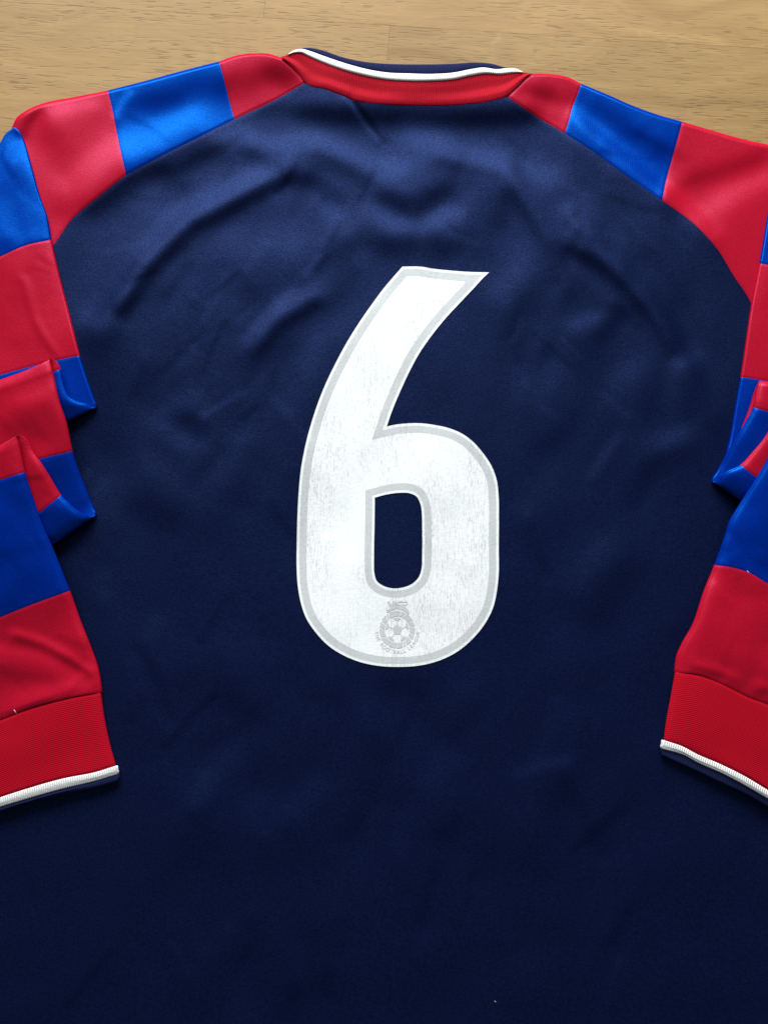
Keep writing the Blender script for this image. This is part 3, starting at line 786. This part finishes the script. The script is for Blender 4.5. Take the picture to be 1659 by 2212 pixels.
for lp in loops: ok &= seg_dist(gx, gy, [tuple(x) for x in np.concatenate([lp, lp[:1]])]) > 2.5
V2 += [Vector((float(x), float(y))) for x, y in zip(gx[ok], gy[ok])]
cv, ce, cf, *_ = geometry.delaunay_2d_cdt(V2, E2, [], 0, 1e-4)
cv = np.array([tuple(p) for p in cv]); cf = np.array([f for f in cf if len(f) == 3])
cen = cv[cf].mean(1)
io = [inside(cen[:, 0], cen[:, 1], lp) for lp in loops]
inn = io[0] & ~io[3]
fill = io[2] & ~io[5]
grey = inn & ((io[1] & ~io[2]) | (io[5] & ~io[4])) & ~fill
white = inn & ~fill & ~grey
number = empty('number', shirt)
number['label'] = 'cracked white heat-pressed number six with grey outline'
PRT = 0.35
def print_part(name, sel, material, lift):
    f = cf[sel]; used, inv = np.unique(f, return_inverse=True)
    f = inv.reshape(f.shape)
    p = cv[used]
    pts = P(p[:, 0], p[:, 1], hbody(p[:, 0], p[:, 1]) + lift)
    a, b_, c = pts[f[:, 0]], pts[f[:, 1]], pts[f[:, 2]]
    bad = np.cross(b_ - a, c - a)[:, 2] < 0
    f[bad] = f[bad][:, ::-1]
    o = mesh_obj(name, pts, f, material, number)
    return o
print_part('white_fill', fill, M['print_white'], PRT)
print_part('grey_outline', grey, M['print_grey'], PRT)
print_part('white_edge', white, M['print_white'], PRT)

# ---- league crest printed in the foot of the number: ball, net ring, lion, arched lettering
def zc(l): return [((1400 + x / 4.74) / 1.8258, (2300 + y / 4.74) / 1.8258) for x, y in l]
cvv, cff = [], []
def add_poly(pts, lift=0.0):
    n0 = len(cvv)
    p = np.array(pts)
    z = hbody(p[:, 0], p[:, 1]) + PRT + 0.11 + lift
    cvv.extend(P(p[:, 0], p[:, 1], z).tolist())
    tri = geometry.tessellate_polygon([[Vector((a, b_, 0)) for a, b_ in pts]])
    for t in tri:
        a, b_, c = (np.array(cvv[n0 + i]) for i in t)
        t = tuple(n0 + i for i in t)
        cff.append(t if np.cross(b_ - a, c - a)[2] > 0 else t[::-1])
CX, CY, R1, R0 = 790, 868, 330, 222   # in crest drawing units
def pol(r, deg): return (CX + r * math.cos(rad(deg)), CY - r * 1.06 * math.sin(rad(deg)))
# ring, cut by pale net lines
cuts = [8, 27, 60, 76, 118, 128, 152, 173, 205, 238, 265, 290, 300, 325, 342]
cuts = sorted(cuts)
for i, a in enumerate(cuts):
    b_ = cuts[(i + 1) % len(cuts)] + (360 if i == len(cuts) - 1 else 0)
    g0 = 2.1; skew = 9
    n = max(3, int((b_ - a) / 5))
    o_ = [pol(R1, a + g0 + (b_ - a - 2*g0) * k / n) for k in range(n + 1)]
    i_ = [pol(R0 + 12, a + g0 + skew + (b_ - a - 2*g0) * k / n) for k in range(n, -1, -1)]
    add_poly(zc(o_ + i_))
# football: centre pentagon, seams, dark edge patches
pent = [(CX + 98 * math.sin(rad(72 * k)), CY + 5 - 98 * 1.02 * math.cos(rad(72 * k))) for k in range(5)]
add_poly(zc(pent))
for k in range(5):
    t = rad(72 * k); dx, dy = math.sin(t), -math.cos(t); nx, ny = -dy, dx
    a = pent[k]; q2 = (CX + dx * 165, CY + 5 + dy * 168)
    add_poly(zc([(a[0] - nx*4, a[1] - ny*4), (a[0] + nx*4, a[1] + ny*4), (q2[0] + nx*4, q2[1] + ny*4), (q2[0] - nx*4, q2[1] - ny*4)]))
    e = [(CX + 160 * dx, CY + 5 + 162 * dy)]
    for d_, r_ in ((17, 196), (19, 212), (8, 218), (0, 219), (-8, 218), (-19, 212), (-17, 196)):
        t2 = t + rad(d_); e.append((CX + r_ * math.sin(t2), CY + 3 - r_ * 1.04 * math.cos(t2)))
    add_poly(zc(e))
    # seams between the pale hexagons
    for sgn in (-1, 1):
        pass
# lion passant
lion = [(590,545),(592,490),(625,500),(655,478),(668,450),(645,435),(628,385),(608,350),(630,333),(655,352),(668,390),(690,420),(700,395),(692,370),(705,352),(700,335),(725,342),(745,328),(760,342),(782,335),(780,360),(792,380),(810,402),(860,408),(900,398),(935,402),(965,392),(978,370),(960,352),(915,362),(870,352),(865,368),(815,362),(800,345),(825,338),(860,322),(880,340),(920,346),(965,336),(990,360),(985,392),(955,412),(940,425),(950,455),(985,490),(1010,520),(1010,570),(990,582),(960,545),(925,515),(880,500),(820,490),(800,468),(770,465),(752,488),(700,505),(650,525),(625,545)]
add_poly(zc(lion))
# lettering THE FOOTBALL LEAGUE along the foot of the ring
txt = 'THE FOOTBALL LEAGUE'
fc = bpy.data.curves.new('letters', 'FONT'); fc.resolution_u = 3
fo = bpy.data.objects.new('letters', fc); COL.objects.link(fo)
adv = {'T': 56, 'H': 66, 'E': 52, ' ': 40, 'F': 52, 'O': 68, 'B': 58, 'A': 60, 'L': 50, 'G': 66, 'U': 64}
tot = sum(adv[c] for c in txt); ang0, ang1 = 183, 357
posn = 0
LR = 424
for ch in txt:
    w_ = adv[ch]; mid = (posn + w_ / 2) / tot; posn += w_
    if ch == ' ': continue
    th = ang0 + (ang1 - ang0) * mid
    fc.body = ch
    bpy.context.view_layer.update()
    me = fo.evaluated_get(bpy.context.evaluated_depsgraph_get()).to_mesh()
    vs = np.array([v.co[:2] for v in me.vertices]); fs = [tuple(p.vertices) for p in me.polygons]
    vs = (vs - [(vs[:, 0].min() + vs[:, 0].max()) / 2, 0]) * [90, 100]
    ca, sa = math.cos(rad(th)), math.sin(rad(th))
    bx, by = CX + LR * ca, CY - LR * 1.06 * sa          # foot of the letter; up points to the centre
    ux, uy = -ca, sa; rx, ry = -sa, -ca
    pts = zc([(bx + x * rx + y * ux, by + x * ry + y * uy) for x, y in vs])
    p = np.array(pts); n0 = len(cvv)
    cvv.extend(P(p[:, 0], p[:, 1], hbody(p[:, 0], p[:, 1]) + PRT + 0.16).tolist())
    for f in fs:
        t = tuple(n0 + i for i in f)
        a, b_, c = (np.array(cvv[i]) for i in t[:3])
        cff.append(t if np.cross(b_ - a, c - a)[2] > 0 else t[::-1])
    fo.to_mesh_clear()
bpy.data.objects.remove(fo); bpy.data.curves.remove(fc)
cr = mesh_obj('crest', [tuple(p) for p in cvv], cff, M['print_crest'], number, smooth=True)
cr['label'] = 'grey crest with lion above a football and THE FOOTBALL LEAGUE around it'

# ------------------------------------------------------------------ lint caught on the cloth
def lint_mat():
    m, nt, b = mat('white_fibre')
    n = noise(nt, coords(nt, 'Object', (1, 1, 1)), 2000, 1)
    lk(nt, mixc(nt, n, (0.6, 0.55, 0.52, 1), (0.85, 0.82, 0.8, 1)), b.inputs['Base Color'])
    b.inputs['Roughness'].default_value = 0.9
    return m
M['lint'] = lint_mat()
def lint(label, pts, r):
    c = [P(u, v, z) for u, v, z in pts]
    c = catmull(np.array(c), 9); vs, fs = [], []
    for i, p in enumerate(c):
        k = r * (0.35 + 0.65 * math.sin(math.pi * (i + 0.5) / 9))
        for a in range(5):
            vs.append(tuple(p + np.array([math.cos(a * 1.2566) * k, math.sin(a * 1.2566) * k * 0.6, math.sin(a * 1.2566) * k])))
    for i in range(8):
        for a in range(5): fs.append((i*5 + a, i*5 + (a+1) % 5, (i+1)*5 + (a+1) % 5, (i+1)*5 + a))
    fs += [tuple(range(5))[::-1], tuple(range(40, 45))]
    o = mesh_obj('lint_fibre', vs, fs, M['lint'])
    o['label'] = label; o['category'] = 'lint'; o['group'] = 'lint on the shirt'
lint('tiny pale thread end at the seam above the left red cuff', [(31,1533,14.6),(34,1537,15),(36,1542,14.4)], 0.00022)
lint('tiny white fibre on the blue band of the right sleeve', [(1613,1233,17.8),(1616,1236,18),(1619,1238,17.6)], 0.00026)
lint('tiny white speck on the navy back near the bottom edge', [(1068,2162,6.4),(1070,2164,6.6),(1071,2166,6.4)], 0.00016)
